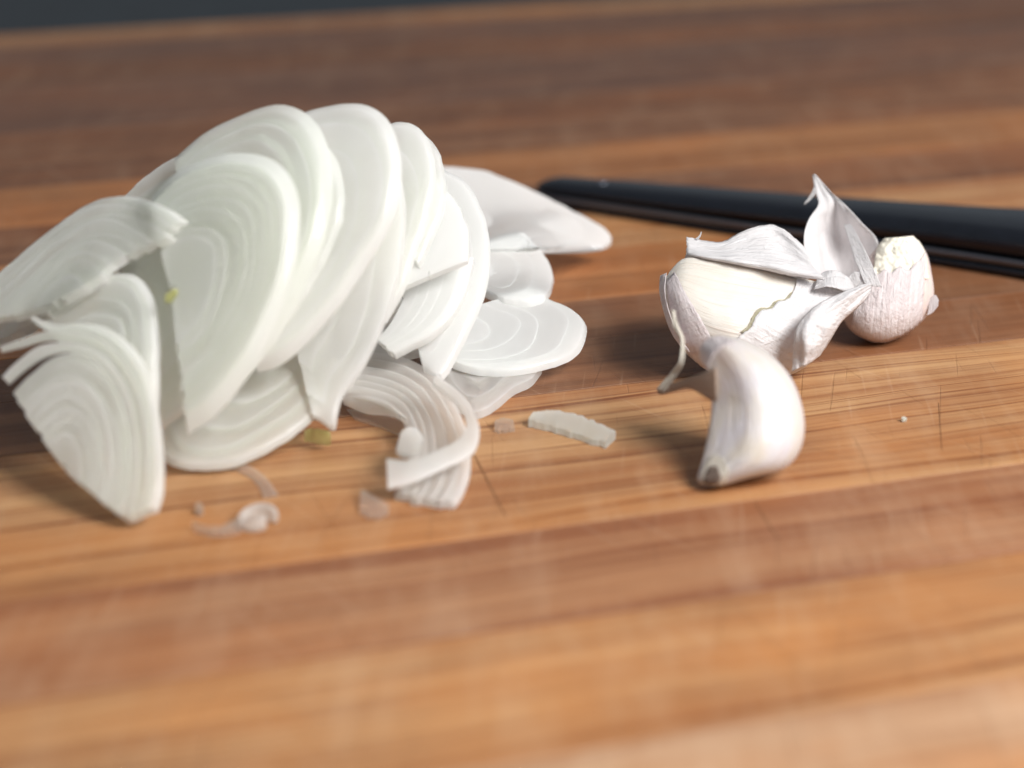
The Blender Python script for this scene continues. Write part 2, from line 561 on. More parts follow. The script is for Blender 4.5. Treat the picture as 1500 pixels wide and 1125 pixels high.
def dilate(m, n):
    for _ in range(n):
        k = m.copy()
        k[1:] |= m[:-1]; k[:-1] |= m[1:]; k[:, 1:] |= m[:, :-1]; k[:, :-1] |= m[:, 1:]
        m = k
    return m

def blur(a, m, n):
    w = m.astype(float)
    a = a * w
    for _ in range(n):
        for ax in (0, 1):
            a = (np.roll(a, 1, ax) + 2 * a + np.roll(a, -1, ax)) / 4
            w = (np.roll(w, 1, ax) + 2 * w + np.roll(w, -1, ax)) / 4
        a = np.where(m, a / np.maximum(w, 1e-6), 0)
        w = m.astype(float)
    return a

def bilinear(A, px, py):
    fx = np.clip((px - GX0) / CELL, 0, gw - 1.001); fy = np.clip((py - GY0) / CELL, 0, gh - 1.001)
    ix, iy = fx.astype(int), fy.astype(int)
    tx, ty = fx - ix, fy - iy
    return (A[iy, ix] * (1 - tx) * (1 - ty) + A[iy, ix + 1] * tx * (1 - ty) + A[iy + 1, ix] * (1 - tx) * ty + A[iy + 1, ix + 1] * tx * ty)

def plane_normal(tilt, az):
    t, a = math.radians(tilt), math.radians(az)
    return np.array([math.sin(t) * math.cos(a), math.sin(t) * math.sin(a), math.cos(t)])

def scaled_layers(arc, center, ns, seed, jag=0.03, smin=0.05, NT_=54, power=1.0, core=False):
    r = random.Random(seed)
    A = catmull(arc, NT_)
    rg = np.random.default_rng(seed); jn = rg.normal(0, 1, A.shape); jn = (jn + np.roll(jn, 1, 0)) / 2; A = A + jn * 0.55
    c = np.asarray(center, float)
    b = [1.0]
    for k in range(ns):
        b.append(b[-1] - r.uniform(0.8, 1.2) * (0.8 if k == 0 else 1.0))
    b = np.array(b); b = (b - b[-1]) / (b[0] - b[-1]) * (1 - smin) + smin
    b = b ** power
    tt = np.linspace(0, 1, NT_)
    bt = [np.ones(NT_)]
    for k in range(1, ns + 1):
        w_ = min(0.028, 0.28 * (b[k - 1] - b[k]))
        bt.append(b[k] + w_ * (np.sin(6.28 * r.uniform(0.5, 1.3) * tt + r.uniform(0, 6.28)) + 0.4 * np.sin(6.28 * r.uniform(2, 3.5) * tt + r.uniform(0, 6.28))))
    L = []
    for k in range(ns):
        L.append((c + (A - c) * bt[k][:, None], c + (A - c) * bt[k + 1][:, None], r.uniform(0, jag), 1 - r.uniform(0, jag)))
    if core:
        L.append((c + (A - c) * bt[-1][:, None], c + (A - c) * 0.04, 0.0, 1.0))
    return L

def between_layers(cA, cB, ns, seed, jag=0.04, NT_=54):
    r = random.Random(seed)
    A, B = catmull(cA, NT_), catmull(cB, NT_)
    b = np.cumsum([0] + [r.uniform(0.75, 1.25) for _ in range(ns)]); b = b / b[-1]
    return [(A + (B - A) * b[k], A + (B - A) * b[k + 1], r.uniform(0, jag), 1 - r.uniform(0, jag)) for k in range(ns)]

def sub_curve(C, t0, t1, n):
    u = np.linspace(t0, t1, n) * (len(C) - 1)
    k = np.arange(len(C))
    return np.stack([np.interp(u, k, C[:, i]) for i in range(2)], 1)

PROF = [(0.0, -0.75), (0.06, -0.30), (0.18, 0.0), (0.40, 0.35), (0.60, 0.60), (0.74, 0.75), (0.86, 0.85), (0.94, 0.8), (1.0, 0.0)]

def build_slice(layers, plane, th=0.0024, flare=0.0, mat=None, parent=None, label=None, ripple=0.00025, smooth=10,
                bend=0.0, seed=1, dome=0.000018, lift=0.0, split=0, edge=0.0003):
    """layers: (outer curve, inner curve, t0, t1) in photo pixels; plane: (tilt, az, px, py, z).
    The slice starts flat on its plane and is bent where it would cut into what lies beneath it."""
    global TOP
    rr = random.Random(seed)
    tilt, az, ax_, ay_, az_z = plane
    n = plane_normal(tilt, az)
    P0 = ground(np.array(float(ax_)), np.array(float(ay_)), az_z)
    rgrid = ray(gxx, gyy)
    den = rgrid @ n
    den = np.where(den > -0.12, -0.12, den)
    D = ((P0 - CAMP) @ n) / den
    mask = np.zeros((gh, gw), bool)
    for (A, B, t0, t1) in layers:
        a, b = sub_curve(A, t0, t1, 150), sub_curve(B, t0, t1, 150)
        for s in np.linspace(0, 1, 14):
            p = a + (b - a) * s
            ix = np.clip(np.round((p[:, 0] - GX0) / CELL).astype(int), 0, gw - 1)
            iy = np.clip(np.round((p[:, 1] - GY0) / CELL).astype(int), 0, gh - 1)
            mask[iy, ix] = True
    m1 = dilate(mask, 1)
    m2 = dilate(mask, 3)
    # gentle natural waviness
    ph = [rr.uniform(0, 6.28) for _ in range(4)]
    D = D + ripple * (np.sin(gxx / 47 + ph[0]) * np.sin(gyy / 61 + ph[1]) + 0.6 * np.sin(gxx / 24 + gyy / 31 + ph[2]))
    cosn = np.maximum(-(rgrid / np.linalg.norm(rgrid, axis=-1, keepdims=True)) @ n, 0.5)
    gap = th / cosn + lift
    lim = TOP - gap
    Dp = np.minimum(D, lim)
    push = (D - Dp)[mask]
    for _ in range(smooth):
        Dp = blur(Dp, m2, 3)
        Dp = np.where(m2, np.minimum(Dp, lim + 0.0002), D)
    Dp = np.where(m2, blur(Dp, m2, 2), D)
    cen = np.mean(np.vstack([l[0] for l in layers] + [l[1] for l in layers]), axis=0)
    root = parent
    if root is None:
        ys = np.vstack([l[0] for l in layers])
        low = ys[np.argmax(ys[:, 1])]
        bp = W(low[0], low[1], bilinear(Dp, np.array(low[0]), np.array(low[1])))
        root = thing('onion_slice', label, 'onion slice', bp, 'cut onion slices in the heap')
    cpos = W(np.array(cen[0]), np.array(cen[1]), bilinear(Dp, np.array(cen[0]), np.array(cen[1])))
    def strip_mesh(name, group, li0):
        NTl = 54
        cols, uvc, hs = [], [], []
        for gi, (A, B, t0, t1) in enumerate(group):
            a, b = sub_curve(A, t0, t1, NTl), sub_curve(B, t0, t1, NTl)
            lo = rr.uniform(-0.00003, 0.00003)
            for (u, hgt) in reversed(PROF):
                if u == 0.0 and gi < len(group) - 1: u_ = 0.03
                else: u_ = u
                cols.append(a + (b - a) * (-0.01 + (1 - u_) * 1.02)); hs.append(hgt * dome + lo - (edge * max(0.0, (u - 0.30) / 0.70) ** 2.4 if (li0 + gi) == 0 else 0.0))
                uvc.append((np.linspace(t0, t1, NTl) + (li0 + gi) * 1.37 + seed * 3.1, u))
        nF = len(cols)
        M_ = len(PROF)
        bidx = [0] + [g * M_ + M_ // 2 for g in range(len(group))] + [nF - 1]
        F, Bk = [], []
        for k in range(nF):
            p = cols[k]
            w = W(p[:, 0], p[:, 1], bilinear(Dp, p[:, 0], p[:, 1]))
            F.append(w + n * hs[k])
            if k in bidx:
                out = w - cpos
                out = out - (out @ n)[:, None] * n
                ol = np.linalg.norm(out, axis=1, keepdims=True)
                bk = w - n * th + out / np.maximum(ol, 1e-6) * flare * np.clip(ol / 0.02, 0, 1)
                bk[:, 2] = np.maximum(bk[:, 2], 0.0)
                Bk.append(bk)
        mid = []
        if flare > 0.0005:      # rounded rim between face and back, bulging outwards
            for f_ in (0.33, 0.7):
                q_ = F[0] * (1 - f_) + Bk[0] * f_
                out = q_ - cpos; out = out - (out @ n)[:, None] * n
                ol = np.linalg.norm(out, axis=1, keepdims=True)
                mid.append(q_ + out / np.maximum(ol, 1e-6) * flare * 0.05)
        rowsV = F + Bk[::-1] + mid[::-1]
        rowsU = uvc + [(uvc[k][0], 0.9) for k in bidx[::-1]] + [(uvc[0][0], 1.0)] * len(mid)
        R = len(rowsV)
        V = np.stack(rowsV, 1).reshape(-1, 3)
        UV = np.stack([np.stack([np.asarray(x), np.full(NTl, y)], -1) for x, y in rowsU], 1).reshape(-1, 2)
        fs = [(i * R + j, i * R + (j + 1) % R, (i + 1) * R + (j + 1) % R, (i + 1) * R + j) for i in range(NTl - 1) for j in range(R)]
        # end caps: join front rows to back rows
        for base in (0, (NTl - 1) * R):
            fs.append(tuple(base + j for j in (range(R) if base else reversed(range(R)))))
        o = mesh_obj(name, V, fs, mat or m_on, root, uvs=UV)
        fix_normals(o)
        o.data.set_sharp_from_angle(angle=math.radians(38))
    if split == 0:
        strip_mesh('layer', layers[:1], 0) if len(layers) == 1 else [strip_mesh('layer', [l], k) for k, l in enumerate(layers)]
    else:
        if split == 1:
            strip_mesh('outer_layer', layers[:1], 0)
        else:
            for k in range(split): strip_mesh('layer', [layers[k]], k)
        strip_mesh('inner_layers', layers[split:], split)
    TOP = np.where(m1, np.minimum(TOP, Dp), TOP)
    zz = W(gxx, gyy, Dp)[..., 2][mask]
    ext = W(gxx, gyy, Dp)[mask]
    print('slice %-40s pushed %.0f%% max %.1fmm clear %.1f z %.1f..%.1f mm  size %.0f x %.0f mm' % ((label or '-')[:40], 100*(push>0).mean(), push.max()*1000, float((lim-D)[mask].min())*1000, zz.min() * 1000, zz.max() * 1000, np.ptp(ext[:, 0]) * 1000, math.hypot(np.ptp(ext[:, 1]), np.ptp(ext[:, 2])) * 1000))
    return root

cm = 0.01
# --- film scraps lying flat under everything
build_slice(between_layers([(508, 597), (545, 600), (580, 606), (603, 616)], [(520, 612), (552, 622), (580, 634), (596, 640)], 1, 61, 0.0),
            (2, -90, 550, 615, 0.0006), 0.0005, 0, m_on_film, None, 'thin see-through onion film flat on the wood beside the curled slice', 0.00005, seed=61, split=0)
build_slice(between_layers([(310, 672), (345, 673), (375, 685), (395, 704), (407, 722)], [(300, 684), (338, 684), (362, 694), (378, 708), (386, 727)], 1, 62, 0.0),
            (2, -90, 360, 690, 0.0006), 0.0006, 0, m_on_film, None, 'pale curved see-through onion strip poking out from under the flat slice', 0.00005, seed=62, split=0)

# --- low slices at the foot of the heap, mostly covered by the others
build_slice(scaled_layers([(700, 470), (640, 505), (560, 520), (470, 505), (430, 440), (450, 360)], (590, 400), 3, 40),
            (14, -90, 560, 518, 0.0040), 0.0014, 0.0004, m_on_smooth, None, 'onion slice glimpsed deep in the gap above the curled slice', seed=40)
build_slice(scaled_layers([(150, 330), (150, 470), (200, 560), (300, 600), (400, 560), (450, 470)], (300, 420), 4, 41),
            (18, -90, 300, 598, 0.0060), 0.0014, 0.0004, m_on, None, 'onion slice at the very bottom of the heap, nearly covered', seed=41)
# --- right side of the heap
build_slice(scaled_layers([(794, 532), (778, 552), (748, 568), (722, 590), (692, 600), (655, 575), (640, 545)], (705, 525), 3, 11),
            (4, -90, 700, 585, 0.0022), 0.002, 0, m_on_thin, None, 'thin pinkish onion slice lying flat under the rounded slice', seed=11)
jroot = build_slice(between_layers([(525, 517), (560, 517), (605, 528), (645, 556), (671, 598), (686, 640), (689, 682), (676, 720), (655, 746)],
                           [(503, 574), (535, 580), (572, 592), (592, 612), (601, 645), (594, 690), (584, 712), (578, 722), (572, 728)], 6, 12, 0.05),
            (8, -95, 640, 740, 0.0014), 0.0014, 0.0, m_on_thin, None, 'curled onion slice with spread layers fanned over the wood', seed=12, dome=0.0003, split=0)
build_slice(between_layers([(502, 581), (530, 577), (566, 586), (592, 606)], [(503, 584), (535, 597), (570, 601), (596, 612)], 1, 13, 0.0),
            (8, -95, 545, 595, 0.0030), 0.0012, 0, m_on_thin, jroot, seed=13, split=0)
build_slice(scaled_layers([(770, 426), (828, 446), (854, 470), (849, 500), (832, 518), (792, 533), (740, 541), (690, 538), (645, 520)], (598, 478), 4, 14, jag=0.0, smin=0.45, core=True),
            (16, -75, 740, 540, 0.0045), 0.0014, 0.0008, m_on_white, None, 'rounded onion slice lying above the thin pinkish one', seed=14)
build_slice(scaled_layers([(768, 340), (797, 372), (809, 400), (803, 426), (780, 439), (742, 436), (690, 418)], (630, 378), 3, 15, jag=0.0, smin=0.5, core=True),
            (24, -62, 780, 437, 0.0075), 0.0014, 0.0008, m_on_white, None, 'small rounded onion end sticking out beneath the pointed wing slice', seed=15)
build_slice(scaled_layers([(600, 240), (690, 247), (735, 259), (785, 281), (832, 305), (872, 326), (893, 345), (884, 358), (850, 363), (800, 361)], (680, 364), 1, 16, jag=0.0),
            (34, -80, 870, 358, 0.0060), 0.0014, 0.0004, m_on_white, None, 'pointed onion wing slice reaching over the wood towards the knife', seed=16)
build_slice(scaled_layers([(620, 240), (670, 262), (698, 300), (712, 355), (708, 415), (693, 458), (670, 505), (645, 546), (618, 534)], (585, 420), 4, 17),
            (44, -104, 640, 543, 0.0080), 0.0014, 0.0010, m_on_white, None, 'onion slice standing as a narrow rim over the small rounded end', seed=17, edge=0.00035)
build_slice(between_layers([(694, 372), (682, 420), (660, 462), (630, 490), (600, 505), (574, 519)], [(600, 400), (596, 420), (590, 440), (580, 460), (566, 482), (548, 498)], 5, 18, 0.04),
            (41, -100, 574, 515, 0.0120), 0.0024, 0.0, m_on_white, None, 'onion slice with blunt cut ends beneath the jagged white slice', seed=18)
build_slice(scaled_layers([(576, 426), (566, 350), (588, 285), (625, 262), (662, 288), (684, 335), (684, 381)], (628, 404), 1, 19, jag=0.0, smin=0.03),
            (46, -92, 585, 418, 0.0230), 0.0014, 0.0008, m_on_white, None, 'white onion slice with a finely jagged lower cut edge', seed=19)

# --- bottom of the main stack
build_slice(scaled_layers([(222, 560), (226, 610), (232, 645), (247, 668), (285, 678), (335, 675), (385, 655), (430, 628), (470, 590), (520, 530)], (385, 490), 6, 20),
            (26, -90, 330, 676, 0.0030), 0.0014, 0.0006, None, None, 'broad onion slice lying low at the foot of the leaning stack', seed=20)
build_slice(scaled_layers([(150, 322), (200, 268), (243, 236), (300, 215), (350, 235), (370, 300), (365, 380), (330, 500), (240, 590)], (188, 440), 6, 21),
            (50, -108, 230, 585, 0.009), 0.0026, 0, None, None, 'onion slice whose thin sliver peeks out behind the left of the stack', seed=21)
build_slice(scaled_layers([(585, 190), (618, 200), (640, 228), (648, 270), (645, 305), (630, 345), (610, 390)], (575, 320), 3, 22),
            (50, -108, 600, 420, 0.0215), 0.0014, 0.0012, m_on_smooth, None, 'onion slice showing only its rim behind the fourth upright slice', seed=22)
build_slice(scaled_layers([(545, 200), (575, 184), (605, 190), (624, 216), (631, 258), (623, 310), (605, 365), (586, 420), (560, 465)], (552, 335), 4, 23),
            (50, -108, 570, 455, 0.0205), 0.0014, 0.0015, m_on_smooth, None, 'narrow smooth onion slice, fourth one leaning in the stack', seed=23, edge=0.00035)
build_slice(scaled_layers([(500, 185), (545, 190), (576, 240), (588, 320), (578, 405), (555, 478), (524, 540), (499, 572), (491, 600), (487, 626), (470, 612), (452, 602)], (420, 440), 4, 24, jag=0.01),
            (54, -108, 487, 622, 0.0060), 0.0014, 0.0006, m_on_smooth, None, 'long onion slice whose pointed tip touches the board', seed=24, edge=0.00035)
build_slice(scaled_layers([(430, 174), (470, 161), (515, 157), (548, 171), (567, 203), (574, 250), (566, 308), (540, 360), (500, 420), (455, 475), (410, 515), (375, 528)], (420, 345), 6, 25),
            (51, -110, 400, 520, 0.018), 0.0020, 0.0016, m_on_smooth, None, 'smooth tall onion slice, third one leaning in the stack', seed=25, edge=0.0004)
build_slice(scaled_layers([(455, 205), (482, 235), (494, 275), (490, 325), (462, 390), (425, 450), (370, 515)], (390, 330), 4, 26),
            (51, -112, 370, 515, 0.017), 0.0014, 0.0016, m_on_smooth, None, 'onion slice tucked tightly behind the tallest ringed slice', seed=26, edge=0.00035)
build_slice(scaled_layers([(243, 246), (290, 205), (340, 178), (390, 160), (425, 166), (450, 190), (465, 232), (468, 290), (455, 350), (430, 410), (400, 470), (355, 530), (310, 575)], (275, 385), 7, 27, smin=0.2, core=True),
            (51, -113, 320, 570, 0.0145), 0.0020, 0.0018, None, None, 'tallest ringed onion slice, second in the leaning stack', seed=27, edge=0.0004)
build_slice(scaled_layers([(190, 335), (235, 285), (300, 262), (350, 270), (385, 320), (380, 400), (340, 500), (270, 590), (228, 625)], (200, 450), 5, 35),
            (52, -114, 275, 600, 0.0115), 0.0014, 0.0006, None, None, 'onion slice showing a pale strip along the left of the ringed front slice', seed=35)
build_slice(scaled_layers([(218, 300), (255, 262), (300, 242), (345, 235), (386, 246), (410, 275), (420, 320), (412, 390), (388, 460), (350, 530), (305, 585), (268, 612)], (250, 425), 8, 28, jag=0.015, smin=0.42, core=True),
            (52, -114, 275, 600, 0.0145), 0.0021, 0.0024, None, None, 'onion slice with many rings and a tiny green fleck, front of the stack', seed=28, edge=0.0004)

# --- left group
build_slice(scaled_layers([(52, 480), (90, 440), (130, 414), (165, 402), (196, 409), (214, 435), (222, 475), (224, 530), (222, 600)], (120, 530), 6, 29, smin=0.2, core=True),
            (52, -112, 215, 600, 0.013), 0.0014, 0.0012, None, None, 'small ringed onion slice tucked between the splayed slice and the stack', seed=29, edge=0.0004)
build_slice(scaled_layers([(165, 400), (120, 390), (60, 405), (0, 442), (-50, 485), (-90, 530)], (20, 490), 3, 30),
            (42, -128, 120, 410, 0.024), 0.0022, 0.0, m_on_smooth, None, 'onion slice half hidden beneath the slanting left slice', seed=30)
build_slice(scaled_layers([(274, 331), (243, 307), (212, 293), (180, 286), (140, 292), (100, 315), (50, 353), (0, 396), (-50, 444), (-90, 500)], (85, 442), 8, 31, jag=0.04, smin=0.25, core=True),
            (42, -128, 262, 336, 0.038), 0.0014, 0.0008, None, None, 'slanting onion slice with a scalloped cut edge at the left of the heap', seed=31, edge=0.00035)
S8o = catmull([(45, 463), (75, 476), (115, 474), (155, 484), (190, 512), (212, 550), (225, 610), (231, 670), (230, 715), (222, 742)], 54)
S8a = catmull([(44, 467), (70, 485), (110, 485), (148, 496), (178, 522), (200, 560), (212, 610), (217, 670), (215, 715), (206, 747)], 54)
S8b = catmull([(0, 508), (28, 498), (65, 486), (110, 487), (148, 498), (177, 524), (199, 562), (211, 612), (216, 672), (214, 717), (205, 748)], 54)
S8c = catmull([(2, 516), (32, 509), (65, 500), (108, 502), (145, 515), (170, 540), (190, 580), (199, 625), (203, 675), (200, 720), (192, 755)], 54)
S8d = catmull([(3, 552), (25, 530), (60, 506), (107, 503), (144, 516), (169, 541), (189, 581), (198, 626), (202, 676), (199, 721), (191, 756)], 54)
S8e = catmull([(12, 562), (40, 538), (70, 521), (107, 516), (138, 528), (160, 555), (178, 590), (187, 630), (190, 680), (187, 722), (180, 757)], 54)
build_slice([(S8o, S8a, 0, 1), (S8b, S8c, 0, 1), (S8d, S8e, 0, 1)] +
            scaled_layers([(15, 580), (42, 552), (75, 526), (107, 517), (137, 529), (159, 556), (177, 592), (186, 632), (189, 682), (186, 724), (172, 757)], (92, 685), 7, 32, jag=0.02, smin=0.3, core=True),
            (48, -108, 190, 757, 0.0028), 0.0014, 0.0008, None, None, 'onion slice with splayed outer layers propped on the board at the far left', seed=32, edge=0.0004)

# --- strip of the curled slice folded back over it
build_slice(between_layers([(640, 548), (672, 572), (694, 602), (702, 632), (690, 662), (650, 682), (605, 702), (568, 712)],
                           [(634, 560), (664, 584), (680, 606), (682, 628), (670, 645), (635, 662), (600, 674), (566, 672)], 1, 33, 0.0),
            (14, -95, 640, 680, 0.0058), 0.0008, 0, m_on_thin, jroot, seed=33, split=0)
build_slice(between_layers([(588, 630), (598, 624), (612, 628), (620, 642)], [(580, 658), (590, 664), (604, 664), (616, 662)], 1, 34, 0.0),
            (10, -95, 600, 650, 0.0052), 0.0008, 0, m_on_thin, jroot, seed=34, split=0)

def bit(name, label, cat, A, B, mat, th, plane=None, seed=50, dome=0.0004, group='onion crumbs on the board'):
    global TOP
    px = np.mean([p[0] for p in A + B]); py = np.mean([p[1] for p in A + B])
    keep = TOP.copy()
    root = thing(name, label, cat, ground(np.array(px), np.array(py)), group)
    L = between_layers(A, B, 1, seed, 0.0)
    rg = np.random.default_rng(seed)
    sz = min(0.8, 0.06 * math.hypot(A[0][0] - B[-1][0], A[0][1] - B[-1][1]))
    def rag(C_):
        jn = rg.normal(0, 1, C_.shape); return C_ + (jn + np.roll(jn, 1, 0) + np.roll(jn, -1, 0)) / 2 * sz
    L = [(rag(L[0][0]), rag(L[0][1]), 0, 1)]
    build_slice(L, plane or (2, -90, px, py, th), th, 0, mat, root, seed=seed, dome=dome, ripple=0.00008, split=0)
    for ch in root.children: ch.name = 'flesh'
    return root

bit('onion_shred', 'short rod of cut onion lying alone between heap and garlic', 'onion shred', [(782, 603), (815, 600), (850, 608), (880, 620), (901, 631)],
    [(774, 612), (810, 622), (845, 633), (868, 641), (888, 645)], m_on, 0.0017, seed=51, dome=0.0004)
bit('onion_crumb', 'small pale onion crumb in front of the curled slice', 'onion crumb', [(530, 716), (545, 724), (560, 733), (570, 740)], [(526, 745), (538, 752), (552, 754), (568, 748)], m_on_film, 0.0009, seed=52)
bit('onion_crumb', 'tiny green onion crumb beside the pointed slice tip', 'onion crumb', [(446, 630), (460, 628), (475, 630), (484, 634)], [(446, 638), (458, 642), (472, 645), (485, 644)], m_on_green, 0.0009, seed=53)
bit('onion_crumb', 'faint wet onion flake left of the onion rod', 'onion crumb', [(724, 616), (738, 612), (752, 616)], [(724, 627), (738, 629), (754, 626)], m_on_film, 0.0008, seed=54)
bit('onion_crumb', 'whitish onion speck beyond the thread tail of the curl', 'onion crumb', [(286, 738), (292, 736), (297, 740)], [(286, 745), (291, 748), (297, 746)], m_on_film, 0.0010, seed=55)
bit('onion_crumb', 'minute white speck alone on the wood right of the garlic', 'onion crumb', [(1321, 610), (1324, 609), (1328, 611)], [(1321, 613), (1325, 614), (1328, 613)], m_on, 0.0005, seed=56, dome=0.0001)
bit('green_fleck', 'tiny yellow green fleck on the ringed front onion slice', 'onion crumb', [(240, 432), (247, 426), (258, 422)], [(242, 442), (250, 440), (258, 430)], m_on_green, 0.0005,
    (52, -114, 275, 600, 0.0149), seed=57, dome=0.0001)
# curled shaving with a thread tail
croot = bit('onion_curl', 'curled onion shaving with a thin thread tail in front of the heap', 'onion shaving',
            [(282, 764), (300, 770), (325, 770), (345, 760), (352, 756)], [(282, 768), (300, 775), (325, 777), (346, 772), (354, 770)], m_on_film, 0.0012, seed=58)
def ring_curl(px, py, r, hgt, th, parent, mat):
    g = ground(np.array(float(px)), np.array(float(py)))
    vs, fs = [], []
    K = 26
    for k in range(K):
        a = 0.3 + 5.3 * k / (K - 1)
        rr_ = r * (1 - 0.45 * k / K)
        for (dr, z) in ((0, 0.0), (th, 0.0), (th, hgt * (0.75 + 0.25 * math.sin(a * 1.3))), (0, hgt * (0.75 + 0.25 * math.sin(a * 1.3)))):
            vs.append(g + np.array([math.cos(a) * (rr_ + dr), math.sin(a) * (rr_ + dr) * 0.8, max(0, z)]))
    for i in range(K - 1):
        for j in range(4):
            j2 = (j + 1) % 4
            fs.append((i * 4 + j, i * 4 + j2, (i + 1) * 4 + j2, (i + 1) * 4 + j))
    fs += [(3, 2, 1, 0), tuple((K - 1) * 4 + j for j in range(4))]
    uvs = [(i / 20, 0.6) for i in range(len(vs))]
    o = mesh_obj('curl', vs, fs, mat, parent, uvs=uvs); fix_normals(o)
    md = o.modifiers.new('sub', 'SUBSURF'); md.levels = 1; md.render_levels = 2
    return o
ring_curl(376, 772, 0.0026, 0.0032, 0.0011, croot, m_on_thin)

# ================================================================== GARLIC
m_clove = garlic_material('clove_skin', (0.65, 0.615, 0.64), (0.66, 0.60, 0.51), 0.38, 0.15, 0.45, 0.5, 0.5)
m_clove_pink = garlic_material('clove_pink', (0.72, 0.62, 0.58), (0.64, 0.50, 0.46), 0.45, 0.5, 0.6)
m_clove_cream = garlic_material('cream_inner_skin', (0.70, 0.66, 0.605), (0.67, 0.61, 0.53), 0.50, 0.15, 0.35)
m_flesh = garlic_material('clove_cream', (0.66, 0.56, 0.36), (0.52, 0.42, 0.20), 0.5, 0.6, 0.35)
m_cream = paper_material('cream_skin', (0.86, 0.80, 0.70), (0.80, 0.71, 0.58), 0.15)
m_paper = paper_material('white_paper_skin', (0.95, 0.93, 0.935), (0.90, 0.865, 0.86), 0.28, clear=0.03)
m_paper_pink = paper_material('pink_paper_skin', (0.86, 0.79, 0.79), (0.76, 0.65, 0.65), 0.18)
m_tail = paper_material('dry_tail_skin', (0.56, 0.42, 0.33), (0.42, 0.30, 0.22), 0.1)
m_root = simple_material('root_plate', (0.86, 0.81, 0.69), 0.8, 0, 0.25, 900)
m_dark = simple_material('dry_root', (0.27, 0.20, 0.16), 0.85, 0, 0.7, 1500)

def blob(name, rows, mat, parent, k=0.95, NR=40, NS=26, lump=0.0, seed=1, power=2.0, ridge=0.0):
    """closed rounded body lofted through rows of silhouette pairs ((x,y),(x,y),depth)"""
    rr = np.random.default_rng(seed)
    L = catmull([(r[0][0], r[0][1]) for r in rows], NS)
    R = catmull([(r[1][0], r[1][1]) for r in rows], NS)
    dd = np.interp(np.linspace(0, 1, NS), np.linspace(0, 1, len(rows)), [r[2] for r in rows])
    vs, uvs = [], []
    for i in range(NS):
        c = (L[i] + R[i]) / 2
        PL, PR, PC = W(L[i][0], L[i][1], dd[i]), W(R[i][0], R[i][1], dd[i]), W(c[0], c[1], dd[i])
        a = (PR - PL) / 2
        al = np.linalg.norm(a)
        vdir = ray(c[0], c[1]); vdir = vdir / np.linalg.norm(vdir)
        for j in range(NR):
            ph = 2 * math.pi * j / NR
            cx, sx = math.cos(ph), math.sin(ph)
            cx = math.copysign(abs(cx) ** (2 / power), cx); sx = math.copysign(abs(sx) ** (2 / power), sx)
            wq = min(1.0, max(0.0, (cx + 1) / 1.15)); wq = wq * wq * (3 - 2 * wq)
            kk = k * (1 - ridge * (1 - wq))
            vs.append(PC + a * cx + vdir * al * kk * sx)
            uvs.append((abs(((ph / math.pi + 0.5) % 2) - 1), i / NS))
    vs = np.array(vs)
    if lump > 0:
        from mathutils import noise as mn
        nz = np.array([mn.noise(Vector(p) * 420 + Vector((seed, 0, 0))) + 0.6 * mn.noise(Vector(p) * 1100) + 0.35 * mn.noise(Vector(p) * 2600) for p in vs])
        cen = vs.mean(0)
        dirn = vs - cen; dirn /= np.linalg.norm(dirn, axis=1, keepdims=True)
        vs = vs + dirn * (nz * lump)[:, None]
    fs = []
    for i in range(NS - 1):
        for j in range(NR):
            j2 = (j + 1) % NR
            fs.append((i * NR + j, i * NR + j2, (i + 1) * NR + j2, (i + 1) * NR + j))
    vs = list(vs)
    vs.append(np.mean(vs[:NR], axis=0)); vs.append(np.mean(vs[(NS - 1) * NR:NS * NR], axis=0))
    uvs += [(0.5, 0), (0.5, 1)]
    for j in range(NR):
        j2 = (j + 1) % NR
        fs.append((NS * NR, j2, j)); fs.append((NS * NR + 1, (NS - 1) * NR + j, (NS - 1) * NR + j2))
    o = mesh_obj(name, vs, fs, mat, parent, uvs=uvs)
    fix_normals(o)
    zz = np.array(vs)[:, 2]
    print('blob %-16s z %.2f..%.2f mm' % (name, zz.min() * 1000, zz.max() * 1000))
    return o

def body_depth_for_floor(rows, k, zmin=0.0):
    """depth offset that sets the lowest point of the rows' body on the board"""
    def low(off):
        m = 1e9
        for r in rows:
            c = ((r[0][0] + r[1][0]) / 2, (r[0][1] + r[1][1]) / 2)
            PL, PR, PC = W(r[0][0], r[0][1], r[2] + off), W(r[1][0], r[1][1], r[2] + off), W(c[0], c[1], r[2] + off)
            a = (PR - PL) / 2
            vd = ray(c[0], c[1]); vd = vd / np.linalg.norm(vd) * np.linalg.norm(a) * k
            m = min(m, PC[2] - math.hypot(a[2], vd[2]))
        return m
    lo, hi = -0.06, 0.06
    for _ in range(50):
        mid = (lo + hi) / 2
        if low(mid) > zmin: lo = mid
        else: hi = mid
    return lo

def shift(rows, off):
    return [(r[0], r[1], r[2] + off) for r in rows]

